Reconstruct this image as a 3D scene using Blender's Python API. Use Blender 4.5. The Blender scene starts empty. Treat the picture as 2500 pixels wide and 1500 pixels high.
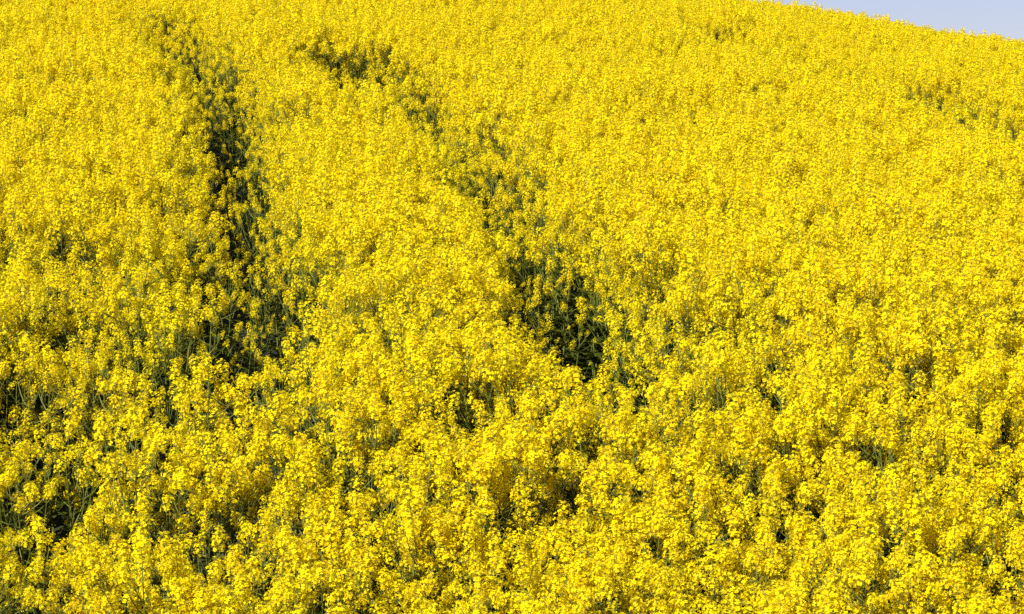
import bpy, math, random
import numpy as np
from mathutils import Matrix, Vector

# ------------------------------------------------------------------ camera, sky, sun, exposure
scn = bpy.context.scene
scn.render.engine = 'CYCLES'
scn.cycles.use_denoising = False
scn.cycles.max_bounces = 8
scn.cycles.diffuse_bounces = 6
scn.cycles.transmission_bounces = 4
scn.cycles.use_adaptive_sampling = False
scn.view_settings.view_transform = 'Standard'
scn.view_settings.look = 'None'
scn.view_settings.exposure = 0.66
scn.view_settings.gamma = 1.0

TANH, PITCH = 0.1945, -0.07
cam_d = bpy.data.cameras.new('camera')
cam_d.sensor_width = 36.0
cam_d.lens = 18.0 / TANH
cam_d.clip_start = 0.1
cam_d.clip_end = 2000.0
cam = bpy.data.objects.new('camera', cam_d)
scn.collection.objects.link(cam)
cam.location = (0, 0, 0)
cam.rotation_euler = (math.pi / 2 + PITCH, 0, 0)
scn.camera = cam

SUN_EL, SUN_AZ = math.radians(38), math.radians(214)      # azimuth clockwise from +Y: behind the camera, to its left
sd = Vector((math.sin(SUN_AZ) * math.cos(SUN_EL), math.cos(SUN_AZ) * math.cos(SUN_EL), math.sin(SUN_EL)))
sun_d = bpy.data.lights.new('sun', 'SUN')
sun_d.energy = 5.0
sun_d.angle = math.radians(0.5)
sun_d.color = (1.0, 0.95, 0.86)
sun = bpy.data.objects.new('sun', sun_d)
scn.collection.objects.link(sun)
sun.rotation_euler = sd.to_track_quat('Z', 'Y').to_euler()

world = bpy.data.worlds.new('World')
scn.world = world
world.use_nodes = True
wt = world.node_tree
wt.nodes.clear()
w_out = wt.nodes.new('ShaderNodeOutputWorld')
w_bg = wt.nodes.new('ShaderNodeBackground')
w_sky = wt.nodes.new('ShaderNodeTexSky')
w_sky.sky_type = 'NISHITA'
w_sky.sun_disc = False
w_sky.sun_elevation = SUN_EL
w_sky.sun_rotation = SUN_AZ
w_sky.air_density = 0.7
w_sky.dust_density = 0.4
w_sky.ozone_density = 4.0
w_bg.inputs['Strength'].default_value = 0.065
w_bal = wt.nodes.new('ShaderNodeMix'); w_bal.data_type = 'RGBA'; w_bal.blend_type = 'MULTIPLY'   # the photograph's white balance: a lavender sky
w_bal.inputs['Factor'].default_value = 1.0
w_bal.inputs['B'].default_value = (1.13, 0.91, 0.98, 1)
wt.links.new(w_sky.outputs[0], w_bal.inputs['A'])
wt.links.new(w_bal.outputs['Result'], w_bg.inputs[0])
wt.links.new(w_bg.outputs[0], w_out.inputs[0])

# ------------------------------------------------------------------ helpers
def node_material(name):
    m = bpy.data.materials.new(name)
    m.use_nodes = True
    m.node_tree.nodes.clear()
    return m, m.node_tree.nodes, m.node_tree.links

def leafy_material(name, ramp, rough=0.5, translucent=0.3, spread=0.5, tcol=None):
    """diffuse + translucent + a little gloss; the colour runs along RAMP by a per-flower tint and a per-object random."""
    m, N, L = node_material(name)
    out = N.new('ShaderNodeOutputMaterial')
    att = N.new('ShaderNodeAttribute'); att.attribute_name = 'tint'
    oi = N.new('ShaderNodeObjectInfo')
    mix = N.new('ShaderNodeMath'); mix.operation = 'MULTIPLY_ADD'
    L.new(oi.outputs['Random'], mix.inputs[0]); mix.inputs[1].default_value = spread
    sc = N.new('ShaderNodeMath'); sc.operation = 'MULTIPLY'; sc.inputs[1].default_value = 1 - spread
    L.new(att.outputs['Fac'], sc.inputs[0]); L.new(sc.outputs[0], mix.inputs[2])
    cr = N.new('ShaderNodeValToRGB')
    els = cr.color_ramp.elements
    while len(els) < len(ramp): els.new(0.5)
    for e, (p, c) in zip(els, ramp):
        e.position = p; e.color = (*c, 1)
    L.new(mix.outputs[0], cr.inputs[0])
    df = N.new('ShaderNodeBsdfPrincipled')
    L.new(cr.outputs[0], df.inputs['Base Color'])
    df.inputs['Roughness'].default_value = rough
    df.inputs['Specular IOR Level'].default_value = 0.12
    tr = N.new('ShaderNodeBsdfTranslucent')
    L.new(cr.outputs[0], tr.inputs['Color'])
    ms = N.new('ShaderNodeMixShader'); ms.inputs[0].default_value = translucent
    L.new(df.outputs[0], ms.inputs[1]); L.new(tr.outputs[0], ms.inputs[2])
    L.new(ms.outputs[0], out.inputs['Surface'])
    return m

M_PETAL = leafy_material('rape_petal', [(0.0, (.91, .80, .003)), (0.4, (.92, .755, .002)), (0.8, (.92, .67, .002)), (1.0, (.86, .52, .002))], .65, .38, .35)
M_BUD = leafy_material('flower_bud', [(0.0, (.34, .36, .02)), (1.0, (.66, .54, .02))], .5, .1)
M_STEM = leafy_material('plant_stem', [(0.0, (.105, .135, .020)), (0.7, (.16, .175, .03)), (1.0, (.22, .165, .035))], .45, .05)
M_LEAF = leafy_material('plant_leaf', [(0.0, (.048, .074, .010)), (0.6, (.080, .102, .012)), (1.0, (.13, .12, .012))], .5, .3)
MATS = [M_PETAL, M_BUD, M_STEM, M_LEAF]
PETAL, BUD, STEM, LEAF = range(4)

class Shape:
    """collects faces with a material slot and a tint, to be linked as ONE mesh"""
    def __init__(self):
        self.v, self.f, self.m, self.t = [], [], [], []
    def add(self, verts, faces, mat, tint):
        o = len(self.v)
        self.v.extend(verts); self.t.extend([tint] * len(verts))
        for f in faces:
            self.f.append(tuple(i + o for i in f)); self.m.append(mat)
    def merge(self, other, M):
        o = len(self.v)
        self.v.extend([tuple(M @ Vector(p)) for p in other.v]); self.t.extend(other.t)
        self.f.extend([tuple(i + o for i in f) for f in other.f]); self.m.extend(other.m)
    def tube(self, pts, radii, sides, mat, tint, cap=False):
        vs, fs = [], []
        n = len(pts)
        for i, p in enumerate(pts):
            p = Vector(p)
            d = Vector(pts[min(i + 1, n - 1)]) - Vector(pts[max(i - 1, 0)])
            q = d.to_track_quat('Z', 'X')
            for k in range(sides):
                a = 2 * math.pi * k / sides
                vs.append(tuple(p + q @ Vector((math.cos(a) * radii[i], math.sin(a) * radii[i], 0))))
        for i in range(n - 1):
            for k in range(sides):
                a, b = i * sides + k, i * sides + (k + 1) % sides
                fs.append((a, b, b + sides, a + sides))
        if cap: fs.append(tuple(range((n - 1) * sides, n * sides)))
        self.add(vs, fs, mat, tint)
    def mesh(self, name):
        used = sorted(set(self.m)); slot = {k: i for i, k in enumerate(used)}
        me = bpy.data.meshes.new(name)
        me.from_pydata(self.v, [], self.f)
        for k in used: me.materials.append(MATS[k])
        me.polygons.foreach_set('material_index', [slot[k] for k in self.m])
        a = me.attributes.new('tint', 'FLOAT', 'POINT')
        a.data.foreach_set('value', self.t)
        me.update()
        return me

# ------------------------------------------------------------------ the hillside
KY = [-500, -2, 2, 6.5, 8.5, 9.5, 12.6, 13.6, 15.2, 22, 28, 36, 43, 50, 60, 90, 600]
KS = [0, 0, -.30, -.35, .25, .40, .43, .25, .13, .14, .15, .10, .07, .03, -.05, -.12, -.02]
YY = np.linspace(-500, 600, 22001)
SS = np.interp(YY, KY, KS)
PP = np.concatenate([[0], np.cumsum((SS[1:] + SS[:-1]) / 2 * np.diff(YY))])
PP += -.914 - np.interp(14.4, YY, PP)

def lattice(ix, iy, seed):
    h = (ix.astype(np.int64) * 374761393 + iy.astype(np.int64) * 668265263 + seed * 974634721) & 0xffffffff
    h = ((h ^ (h >> 13)) * 1274126177) & 0xffffffff
    return ((h ^ (h >> 16)) & 0xffff) / 65535.0

def noise(x, y, size, seed):
    """smooth value noise, 0..1"""
    x = np.asarray(x, float) / size; y = np.asarray(y, float) / size
    ix, iy = np.floor(x), np.floor(y)
    fx, fy = x - ix, y - iy
    fx, fy = fx * fx * (3 - 2 * fx), fy * fy * (3 - 2 * fy)
    a, b = lattice(ix, iy, seed), lattice(ix + 1, iy, seed)
    c, d = lattice(ix, iy + 1, seed), lattice(ix + 1, iy + 1, seed)
    return (a * (1 - fx) + b * fx) * (1 - fy) + (c * (1 - fx) + d * fx) * fy

def canopy(x, y):
    """height of the crop's top over the hill"""
    x = np.asarray(x, float); y = np.asarray(y, float)
    z = np.interp(y, YY, PP)
    k = np.interp(y, [14, 28, 45], [0, .6, 1])
    r = np.maximum(0, np.minimum(x, 30) + 1.2)
    return z - k * .1715 * (np.sqrt(r * r + .49) - .7)

CROP = 1.22
def ground_z(x, y):
    return canopy(x, y) - CROP - .35 * np.clip((3.5 - np.asarray(y, float)) / 3, 0, 1)

gx = np.concatenate([np.linspace(-400, -24, 16), np.linspace(-20, 20, 81), np.linspace(24, 400, 16)])
gy = np.concatenate([np.linspace(-120, -6, 8), np.linspace(-4, 60, 129), np.linspace(65, 560, 26)])
GX, GY = np.meshgrid(gx, gy)
GZ = ground_z(GX, GY) + .04 * (noise(GX, GY, .9, 5) - .5)
nx, ny = len(gx), len(gy)
me = bpy.data.meshes.new('ground')
me.from_pydata(np.stack([GX, GY, GZ], -1).reshape(-1, 3).tolist(), [],
               [(j * nx + i, j * nx + i + 1, (j + 1) * nx + i + 1, (j + 1) * nx + i) for j in range(ny - 1) for i in range(nx - 1)])
me.polygons.foreach_set('use_smooth', [True] * len(me.polygons))
m, N, L = node_material('field_soil')
out = N.new('ShaderNodeOutputMaterial'); b = N.new('ShaderNodeBsdfPrincipled')
tc = N.new('ShaderNodeTexCoord'); n1 = N.new('ShaderNodeTexNoise'); n1.inputs['Scale'].default_value = 3.0; n1.inputs['Detail'].default_value = 8
L.new(tc.outputs['Object'], n1.inputs['Vector'])
cr = N.new('ShaderNodeValToRGB')
cr.color_ramp.elements[0].position = .35; cr.color_ramp.elements[0].color = (.032, .034, .012, 1)
cr.color_ramp.elements[1].position = .7; cr.color_ramp.elements[1].color = (.055, .085, .02, 1)
L.new(n1.outputs['Fac'], cr.inputs[0]); L.new(cr.outputs[0], b.inputs['Base Color'])
b.inputs['Roughness'].default_value = .95
bp = N.new('ShaderNodeBump'); bp.inputs['Strength'].default_value = .6; bp.inputs['Distance'].default_value = .04
n2 = N.new('ShaderNodeTexNoise'); n2.inputs['Scale'].default_value = 22; n2.inputs['Detail'].default_value = 6
L.new(tc.outputs['Object'], n2.inputs['Vector']); L.new(n2.outputs['Fac'], bp.inputs['Height']); L.new(bp.outputs[0], b.inputs['Normal'])
L.new(b.outputs[0], out.inputs[0])
me.materials.append(m)
ground = bpy.data.objects.new('ground', me)
scn.collection.objects.link(ground)
ground['kind'] = 'structure'
ground['label'] = 'bare dark soil of the hillside under the rape crop'

# ------------------------------------------------------------------ one rape plant
def flower_head(seed, n, height, radius):
    """a raceme: buds on top, open four-petalled flowers on pedicels around and below; grows from z = 0"""
    R = random.Random(seed)
    s = Shape()
    s.tube([(0, 0, 0), (0, 0, height * .5), (0, 0, height)], [.0017, .0014, .0010], 4, STEM, .4)
    for i in range(11):                                             # bud cluster
        a, r = i * 2.4, .0022 * math.sqrt(i)
        c = Vector((math.cos(a) * r, math.sin(a) * r, height + .006 - r * .8))
        d = Vector((math.cos(a) * r * 30, math.sin(a) * r * 30, 1)).normalized()
        q = d.to_track_quat('Z', 'X')
        l, w = R.uniform(.0035, .0055), .0018
        vs = [tuple(c + q @ Vector(p)) for p in ((0, 0, l), (w, 0, 0), (0, w, 0), (-w, 0, 0), (0, -w, 0), (0, 0, -l))]
        s.add(vs, [(0, 1, 2), (0, 2, 3), (0, 3, 4), (0, 4, 1), (5, 2, 1), (5, 3, 2), (5, 4, 3), (5, 1, 4)], BUD, R.random())
    for i in range(n):                                              # open flowers
        t = (i + R.random()) / n
        az = i * 2.39996 + R.uniform(-.35, .35)
        up = math.radians(70 - 76 * t + R.uniform(-24, 24))
        rad = radius * (.38 + .62 * math.sqrt(t)) * R.uniform(.6, 1.35)
        z0 = height * (.97 - .92 * t ** 1.15) + R.uniform(-.010, .010)
        d = Vector((math.cos(az) * math.cos(up), math.sin(az) * math.cos(up), math.sin(up)))
        base = Vector((0, 0, z0))
        c = base + Vector((math.cos(az) * rad, math.sin(az) * rad, rad * .45 * (1 - .6 * t)))
        s.tube([tuple(base), tuple((base + c) / 2 + Vector((0, 0, -.002))), tuple(c)], [.0008, .0007, .0007], 3, BUD, .6)
        q = d.to_track_quat('Z', 'X') @ Matrix.Rotation(R.uniform(0, 1.57), 3, 'Z').to_quaternion()
        tint = min(1, max(0, R.gauss(.32, .2) + .25 * max(0, t - .75)))
        L_ = R.uniform(.0077, .0108) * (1.0 if t > .12 else .75)
        w = L_ * .46
        lift = R.uniform(.15, .6)
        for k in range(4):
            a = k * math.pi / 2 + (.18 if k % 2 else -.18)
            ca, sa = math.cos(a), math.sin(a)
            dr = R.uniform(-.12, .12)
            P = [(0, 0, 0), (.38 * L_, -.55 * w, (lift + dr) * .40 * L_), (.80 * L_, -w, (lift + dr) * .62 * L_), (1.04 * L_, 0, (lift + dr) * .50 * L_),
                 (.80 * L_, w, (lift + dr) * .62 * L_), (.38 * L_, .55 * w, (lift + dr) * .40 * L_)]
            s.add([tuple(c + q @ Vector((x * ca - y * sa, x * sa + y * ca, z))) for x, y, z in P], [(0, 1, 2, 3), (0, 3, 4, 5)], PETAL, tint)
        s.add([tuple(c + q @ Vector(p)) for p in ((0, 0, .005), (.0014, 0, .001), (-.0007, .0012, .001), (-.0007, -.0012, .001))],
              [(0, 1, 2), (0, 2, 3), (0, 3, 1)], BUD, .9)
    return s

HEADS = [flower_head(100 + i, n, h, r) for i, (n, h, r) in enumerate(
    [(42, .105, .034), (48, .135, .033), (34, .080, .032), (42, .095, .040), (50, .165, .033), (26, .070, .029), (36, .140, .030), (32, .080, .037), (20, .095, .025), (44, .115, .038), (15, .060, .022)])]
HEAD_MESH = [h.mesh('flower_head') for h in HEADS]

def leaf_blade(s, base, az, length, width, rise, R):
    pts = []
    for i in range(5):
        t = i / 4
        out_ = length * t * math.cos(rise - 1.5 * t * t)
        z = length * (math.sin(rise) * t - .55 * t * t)
        pts.append((out_, z, width * (.35 + 1.9 * t) * (1 - t) ** .6 if t < 1 else .001))
    ca, sa = math.cos(az), math.sin(az)
    vs, fs = [], []
    for o, z, w in pts:
        for y, dz in ((-w, .25 * w), (0, 0), (w, .25 * w)):
            vs.append((base[0] + o * ca - y * sa, base[1] + o * sa + y * ca, base[2] + z + dz))
    for i in range(4):
        for k in range(2):
            a = i * 3 + k
            fs.append((a, a + 1, a + 4, a + 3))
    s.add(vs, fs, LEAF, R.random())

def plant_parts(seed, n_heads, spread, drop, lean, big):
    """(stem Shape, foliage Shape, [(index of head, matrix)]) for a plant CROP metres tall"""
    R = random.Random(seed)
    st, fo, heads = Shape(), Shape(), []
    H = CROP - .07
    la = R.uniform(0, 6.28)
    def axis(t):                                                    # main stem
        return Vector((math.cos(la) * lean * t * t + .012 * math.sin(5 * t + seed), math.sin(la) * lean * t * t + .012 * math.cos(4 * t + seed), H * t))
    st.tube([tuple(axis(i / 7)) for i in range(8)], [.0075 - .0055 * i / 7 for i in range(8)], 5, STEM, R.uniform(.1, .6))
    def pods(p0, p1, n):
        for i in range(n):
            t = i / max(1, n - 1)
            p = p0.lerp(p1, t); a = R.uniform(0, 6.28); l = R.uniform(.02, .045)
            e = p + Vector((math.cos(a) * .8, math.sin(a) * .8, .75)) * l
            st.tube([tuple(p), tuple(p.lerp(e, .35)), tuple(e)], [.0006, .0013, .0004], 3, STEM, R.uniform(0, .5))
    def put_head(p, d, i, k):
        q = d.normalized().to_track_quat('Z', 'X')
        heads.append((i, Matrix.Translation(p) @ q.to_matrix().to_4x4() @ Matrix.Rotation(R.uniform(0, 6.28), 4, 'Z') @ Matrix.Scale(k, 4)))
    top = axis(1)
    pods(axis(.86), axis(.985), 9)
    put_head(top, axis(1) - axis(.93) + Vector((R.uniform(-.02, .02), R.uniform(-.02, .02), .05)), R.choice([0, 1, 3, 4]), big * 1.08)
    for b in range(n_heads - 1):
        t0 = R.uniform(.42, .9)
        az = b * 2.39996 + seed + R.uniform(-.4, .4)
        p0 = axis(t0)
        rr = spread * R.uniform(.35, 1.0)
        zt = max(H - drop * R.random() ** 1.3, p0.z + .10)
        p3 = Vector((p0.x * .5 + top.x * .5 + math.cos(az) * rr, p0.y * .5 + top.y * .5 + math.sin(az) * rr, zt))
        c1 = p0 + Vector((math.cos(az) * rr * .75, math.sin(az) * rr * .75, (zt - p0.z) * .40))
        bz = lambda t: p0.lerp(c1, t).lerp(c1.lerp(p3, t), t)
        st.tube([tuple(bz(i / 4)) for i in range(5)], [.0034 - .0020 * i / 4 for i in range(5)], 4, STEM, R.uniform(0, .8))
        pods(bz(.72), bz(.97), R.randint(2, 7))
        put_head(p3, bz(1) - bz(.8) + Vector((R.uniform(-.05, .05), R.uniform(-.05, .05), .015)), R.randrange(len(HEADS)), big * R.uniform(.66, 1.12))
        if R.random() < .8:
            leaf_blade(fo, tuple(p0), az, R.uniform(.05, .11), R.uniform(.007, .013), .7, R)
    for i in range(20):
        t = .10 + .68 * i / 19
        leaf_blade(fo, tuple(axis(t)), i * 2.4 + R.uniform(-.4, .4), R.uniform(.17, .28) * (1.28 - t), R.uniform(.022, .038) * (1.28 - t), R.uniform(.5, 1.05), R)
    return st, fo, heads

# look of a kind of plant, number of flower heads, spread, how far side heads hang below the top, lean, head size
KINDS = [
    ('broad bushy rape plant with many even yellow flower heads',          18, .22, .36, .03, 1.00),
    ('tall rape plant whose flower heads form a narrow column',            14, .12, .52, .03, .98),
    ('leaning rape plant with flower heads tipped to one side',            15, .19, .42, .22, 1.00),
    ('rape plant with few small flower heads on bare stems',               11, .20, .42, .06, .86),
    ('rape plant with one big flower head over side heads',                16, .19, .50, .04, 1.06),
    ('flat topped rape plant with flower heads all level',                 18, .24, .24, .05, .96),
    ('slender rape plant with loosely spread flower heads',                14, .24, .46, .09, .94),
    ('compact rape plant with a dense round flower bunch',                 18, .16, .34, .05, 1.02),
    ('scrawny rape plant with sparse small flower heads',                   9, .17, .50, .10, .82),
]
SPARSE = len(KINDS) - 1
PARTS = [plant_parts(11 + 7 * i, *k[1:]) for i, k in enumerate(KINDS)]

# ------------------------------------------------------------------ where the plants stand
# wheel tracks and thin patches in the crop, in metres on the hill: (x, y, half width, thinning 0..1)
TRACKS = [
    [(-3.72, 28.3, .30, .35), (-3.34, 26.4, .36, .85), (-2.72, 23.9, .34, .80), (-2.30, 21.7, .32, .95), (-2.07, 20.3, .30, .90), (-1.93, 18.4, .28, .85),
     (-1.81, 17.0, .28, .85), (-1.60, 15.7, .28, .85), (-1.40, 14.7, .26, .85), (-1.35, 13.9, .24, .95), (-1.38, 13.4, .24, .95), (-1.50, 13.1, .24, .95), (-1.66, 12.8, .22, .9),
     (-1.78, 12.3, .18, .65), (-1.82, 11.8, .14, .4), (-2.01, 11.3, .12, .3)],
    [(-1.62, 25.1, .36, .9), (-1.41, 24.6, .38, .95), (-1.02, 23.4, .36, .95), (-.80, 22.6, .36, 1.0), (-.60, 21.6, .28, .8), (-.27, 19.8, .27, .7), (-.13, 18.4, .32, .9),
     (-.04, 17.2, .30, 1.0), (.11, 16.4, .26, .85), (.26, 15.7, .26, .85), (.30, 14.8, .32, 1.0), (.38, 14.1, .32, 1.0), (.42, 13.6, .26, .95), (.38, 13.1, .24, 1.0), (.60, 12.85, .20, 1.0),
     (.75, 12.7, .18, .95), (.82, 12.3, .10, .5)],
    [(2.25, 30.4, .26, .6), (2.44, 28.6, .2, .3), (3.07, 27.4, .22, .45), (3.47, 26.2, .25, .55), (3.77, 25.7, .3, .9), (3.86, 25.3, .26, .75), (3.99, 24.9, .24, .5), (4.08, 23.8, .28, .8), (4.24, 23.4, .3, .95), (4.19, 22.0, .22, .4)],
]
PATCHES = [(-2.5, 16.1, .22, .6), (-2.73, 15.7, .25, .65), (-2.9, 15.3, .25, .6), (-1.98, 15.0, .2, .65), (-1.0, 14.6, .2, .7), (-.2, 14.85, .12, .6), (1.06, 13.4, .13, .7), (2.0, 13.4, .12, .6),
           (1.2, 13.2, .12, .6), (-.41, 13.3, .13, .75), (-.71, 13.4, .14, .7), (-.13, 12.35, .12, .7), (.88, 12.2, .09, .55), (1.15, 12.25, .08, .5), (.95, 14.6, .12, .65), (2.55, 13.3, .14, .65),
           (-1.91, 11.85, .13, .55), (-1.42, 12.0, .10, .7), (-2.1, 11.65, .13, .5), (-1.41, 11.25, .12, .55), (-2.1, 11.2, .12, .5), (-1.05, 12.4, .1, .6), (.11, 21.2, .18, .45), (-1.78, 20.7, .22, .55),
           (-2.5, 17.0, .25, .5), (-2.27, 13.25, .15, .7), (-1.84, 13.2, .15, .75), (-.84, 14.9, .14, .55), (-.36, 19.8, .18, .5), (-2.8, 30.0, .3, .5), (1.8, 15.8, .15, .4),
           (-2.3, 14.0, .2, .5), (-2.0, 13.8, .2, .5)]

# rows where the bank's edge stands over a hollow
TRACKS += [[(-.98, 13.3, .12, .8), (-.6, 13.27, .13, .95), (-.3, 13.25, .13, .6), (-.1, 13.25, .13, .9), (.35, 13.2, .12, .6)], [(-3.1, 15.25, .24, .7), (-2.4, 15.1, .24, .65), (-1.9, 15.0, .26, .8), (-1.2, 14.65, .24, .8)],
           [(-2.5, 13.5, .12, .55), (-1.6, 13.2, .14, .65)], [(.8, 13.35, .10, .4), (1.15, 13.35, .12, .8), (1.6, 13.3, .10, .35), (2.0, 13.3, .12, .75), (2.6, 13.25, .12, .7)]]

TRACKS[0] = [(a, b, c * (1.0 if b > 22 else 1.15 if b > 12.5 else 1.05), min(1, d * 1.08)) for a, b, c, d in TRACKS[0]]
TRACKS[1] = [(a - .022 * max(0, b - 15.5) * min(1, max(0, (25 - b) / 2)), b - (.14 if b < 15.5 else 0), c * (1.28 if b < 15.5 else 1.08), d) for a, b, c, d in TRACKS[1]]
TRACKS[2] = [(a, b, c * 1.4, min(1, d * 1.25)) for a, b, c, d in TRACKS[2]]

def up_hill(x, y):
    """a gap is seen down to its floor, which shows lower in a view up the hill than the gap's rim: set it that much farther up"""
    k = (y + .68 + .05 * max(0, y - 13)) / y
    return x * k, y * k
TRACKS = [[(*up_hill(a, b), c, d) for a, b, c, d in tr] for tr in TRACKS]
PATCHES = [(*up_hill(a, b), c, d) for a, b, c, d in PATCHES]

def thin_map(x, y):
    T = np.zeros_like(x)
    for tr in TRACKS:
        for (x0, y0, w0, s0), (x1, y1, w1, s1) in zip(tr[:-1], tr[1:]):
            dx, dy = x1 - x0, y1 - y0
            t = np.clip(((x - x0) * dx + (y - y0) * dy) / (dx * dx + dy * dy), 0, 1)
            d = np.hypot(x - x0 - t * dx, y - y0 - t * dy)
            w, s = w0 + t * (w1 - w0), s0 + t * (s1 - s0)
            T = np.maximum(T, s * np.clip(1.6 - d / w, 0, 1))
    for px, py, r, s in PATCHES:
        d = np.hypot(x - px, (y - py) * .75)
        T = np.maximum(T, s * np.clip(1.7 - d / r, 0, 1))
    return T

rng = np.random.default_rng(7)
STEP = .172
ys = np.arange(9.3, 60, STEP)
pts = []
for y in ys:
    half = .215 * y + 1.6
    xs = np.arange(-half, half, STEP)
    pts.append(np.stack([xs, np.full_like(xs, y)], 1))
P = np.concatenate(pts)
P += rng.uniform(-.45, .45, P.shape) * STEP
X, Y = P[:, 0], P[:, 1]
left = np.clip((-.2 - X / Y * 8) / 1.2, 0, 1) * np.clip((19 - Y) / 5, 0, 1)      # the crop is more ragged low on the left
T = thin_map(X, Y)
n_small, n_mid, n_big = noise(X, Y, .42, 1), noise(X, Y, 1.3, 2), noise(X, Y, 4.0, 3)
T = np.maximum(T, .68 * left * np.clip((n_mid - .36) * 2.4, 0, 1) * np.clip(n_small * 1.7, 0, 1))
gap = np.clip((n_small - .66) * 3.2, 0, 1) * (.40 + .08 * (Y < 14) + .22 * left) + .28 * left * np.clip((n_mid - .5) * 3, 0, 1)
gap = gap + .22 * np.clip((n_big - .5) * 3, 0, 1) * np.clip((n_small - .5) * 3, 0, 1)
keep = rng.random(len(X)) > np.clip(.76 * T + gap * .6, 0, .92)
d_h, d_tall, d_i, d_s = rng.normal(0, 1, len(X)), rng.random(len(X)), rng.integers(0, SPARSE, len(X)), rng.random(len(X))
d_rot = np.stack([rng.normal(0, .045, len(X)), rng.normal(0, .045, len(X)), rng.uniform(0, 2 * math.pi, len(X))], 1)
X, Y, T, left, n_small, n_mid, n_big, d_h, d_tall, d_i, d_s, ROT = (a[keep] for a in (X, Y, T, left, n_small, n_mid, n_big, d_h, d_tall, d_i, d_s, d_rot))
n = len(X)
Hs = 1.0 + .042 * d_h * (1 + 1.1 * left - .35 * np.clip((Y - 24) / 8, 0, 1)) + .10 * (n_small - .5) + .10 * (n_mid - .5) * (1 + left) - .38 * T - .03 * left
Hs = np.clip(Hs + np.where((d_tall < .03) & (Y < 24), .08, 0), .5, 1.2)
Z = ground_z(X, Y)
IDX = np.where(d_s < .75 * T + .12 * left + .10 * np.clip((n_big - .45) * 2.5, 0, 1), SPARSE, d_i)

# the 300 nearest plants whose heads stand inside the view are objects of their own
cp, sp = math.cos(PITCH), math.sin(PITCH)
def view(x, y, z):
    depth = y * cp + z * sp
    return x / depth / TANH, (z * cp - y * sp) / depth / (TANH * .6)
top_z = Z + CROP * Hs
u, v = view(X, Y, top_z)
u2, v2 = view(X, Y, top_z - .16)
inside = (np.abs(u) < 1.0) & (v > -.99) & (v2 < 1)
order = np.argsort(np.hypot(X, Y) + np.where(inside, 0, 1000))
single = np.zeros(n, bool)
single[order[:300]] = True

# ------------------------------------------------------------------ the rest of the crop: one stuff object
stock = bpy.data.collections.new('rape_plant_stock')                # only a source of mesh, never in the scene
for i, (st, fo, heads) in enumerate(PARTS):
    s = Shape()
    s.merge(st, Matrix()); s.merge(fo, Matrix())
    for h, M in heads: s.merge(HEADS[h], M)
    stock.objects.link(bpy.data.objects.new('rape_plant_%02d' % i, s.mesh('rape_plant')))

rest = ~single
me = bpy.data.meshes.new('rape_crop')
me.from_pydata(np.stack([X, Y, Z], 1)[rest].tolist(), [], [])
for nm, typ, key, val in (('turn', 'FLOAT_VECTOR', 'vector', ROT[rest].ravel()), ('tall', 'FLOAT', 'value', Hs[rest]), ('which', 'INT', 'value', IDX[rest].astype(np.int32))):
    me.attributes.new(nm, typ, 'POINT').data.foreach_set(key, val)
crop = bpy.data.objects.new('rape_crop', me)
scn.collection.objects.link(crop)
crop['kind'] = 'stuff'
crop['label'] = 'dense yellow flowering rape crop covering the hillside up to the skyline'
crop['category'] = 'crop'
ng = bpy.data.node_groups.new('rape_crop', 'GeometryNodeTree')
ng.interface.new_socket('Geometry', in_out='INPUT', socket_type='NodeSocketGeometry')
ng.interface.new_socket('Geometry', in_out='OUTPUT', socket_type='NodeSocketGeometry')
GN, GL = ng.nodes, ng.links
gi, go = GN.new('NodeGroupInput'), GN.new('NodeGroupOutput')
ci = GN.new('GeometryNodeCollectionInfo'); ci.inputs['Collection'].default_value = stock
ci.inputs['Separate Children'].default_value = True; ci.inputs['Reset Children'].default_value = True
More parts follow.
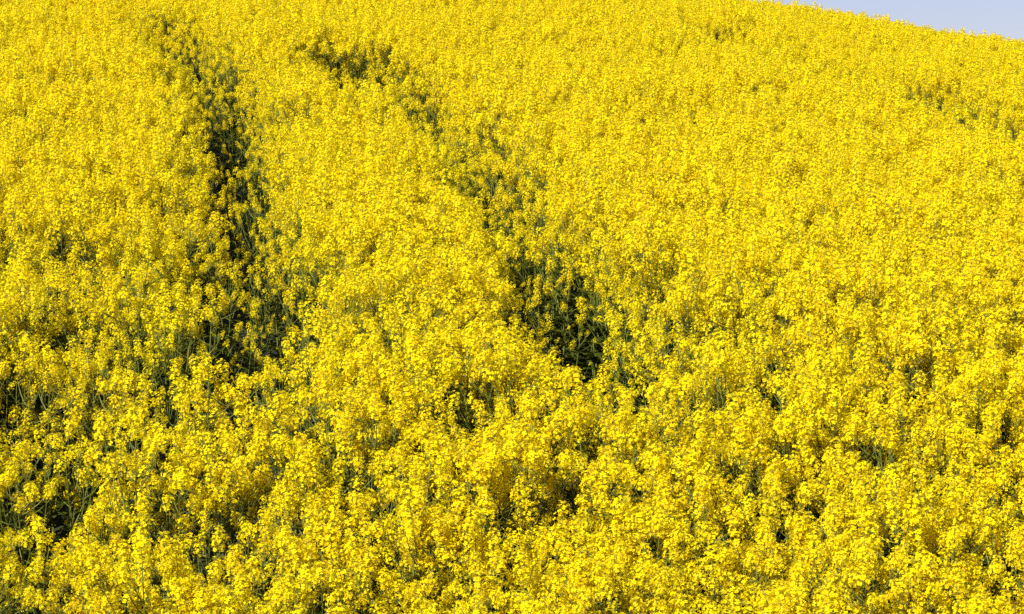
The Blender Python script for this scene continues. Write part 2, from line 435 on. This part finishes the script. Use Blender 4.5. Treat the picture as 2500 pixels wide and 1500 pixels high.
ip = GN.new('GeometryNodeInstanceOnPoints'); ip.inputs['Pick Instance'].default_value = True
def named(nm, typ):
    a = GN.new('GeometryNodeInputNamedAttribute'); a.data_type = typ; a.inputs['Name'].default_value = nm
    return a.outputs['Attribute']
er = GN.new('FunctionNodeEulerToRotation')
GL.new(named('turn', 'FLOAT_VECTOR'), er.inputs[0])
GL.new(gi.outputs[0], ip.inputs['Points']); GL.new(ci.outputs[0], ip.inputs['Instance'])
GL.new(named('which', 'INT'), ip.inputs['Instance Index'])
GL.new(er.outputs[0], ip.inputs['Rotation'])
GL.new(named('tall', 'FLOAT'), ip.inputs['Scale'])
GL.new(ip.outputs[0], go.inputs[0])
crop.modifiers.new('rape_crop', 'NODES').node_group = ng

# ------------------------------------------------------------------ the nearest plants, one by one
link = scn.collection.objects.link
def make_plant(k):
    st, fo, heads = PARTS[k]
    root = bpy.data.objects.new('rape_plant', None); link(root)
    root.empty_display_size = .1
    def part(name, data, M=None):
        o = bpy.data.objects.new(name, data); link(o); o.parent = root
        if M is not None: o.matrix_local = M
        return o
    part('stem', st.mesh('stem')); part('foliage', fo.mesh('foliage'))
    for h, M in heads: part('flower_head', HEAD_MESH[h], M)
    return root

def zone(a, b):
    col = 'far left' if a < -.6 else 'left of centre' if a < -.2 else 'centre' if a < .2 else 'right of centre' if a < .6 else 'far right'
    row = 'at bottom edge' if b < -.75 else 'on lower slope' if b < -.5 else 'higher up'
    return row + ', ' + col

first = {}
for i in np.nonzero(single)[0]:
    k = int(IDX[i])
    if k not in first:
        r = first[k] = make_plant(k)
        src = [c for c in r.children]
        first[k] = (r, src)
    else:
        r0, src = first[k]
        r = r0.copy(); link(r)
        for c in src:
            d = c.copy(); link(d); d.parent = r
    r.location = (float(X[i]), float(Y[i]), float(Z[i]))
    r.rotation_euler = tuple(float(a) for a in ROT[i])
    s_ = float(Hs[i]); r.scale = (s_, s_, s_)
    r['label'] = KINDS[k][0] + ', ' + zone(u[i], v[i])
    r['category'] = 'rape plant'
    r['group'] = 'rape plants in the near part of the field'
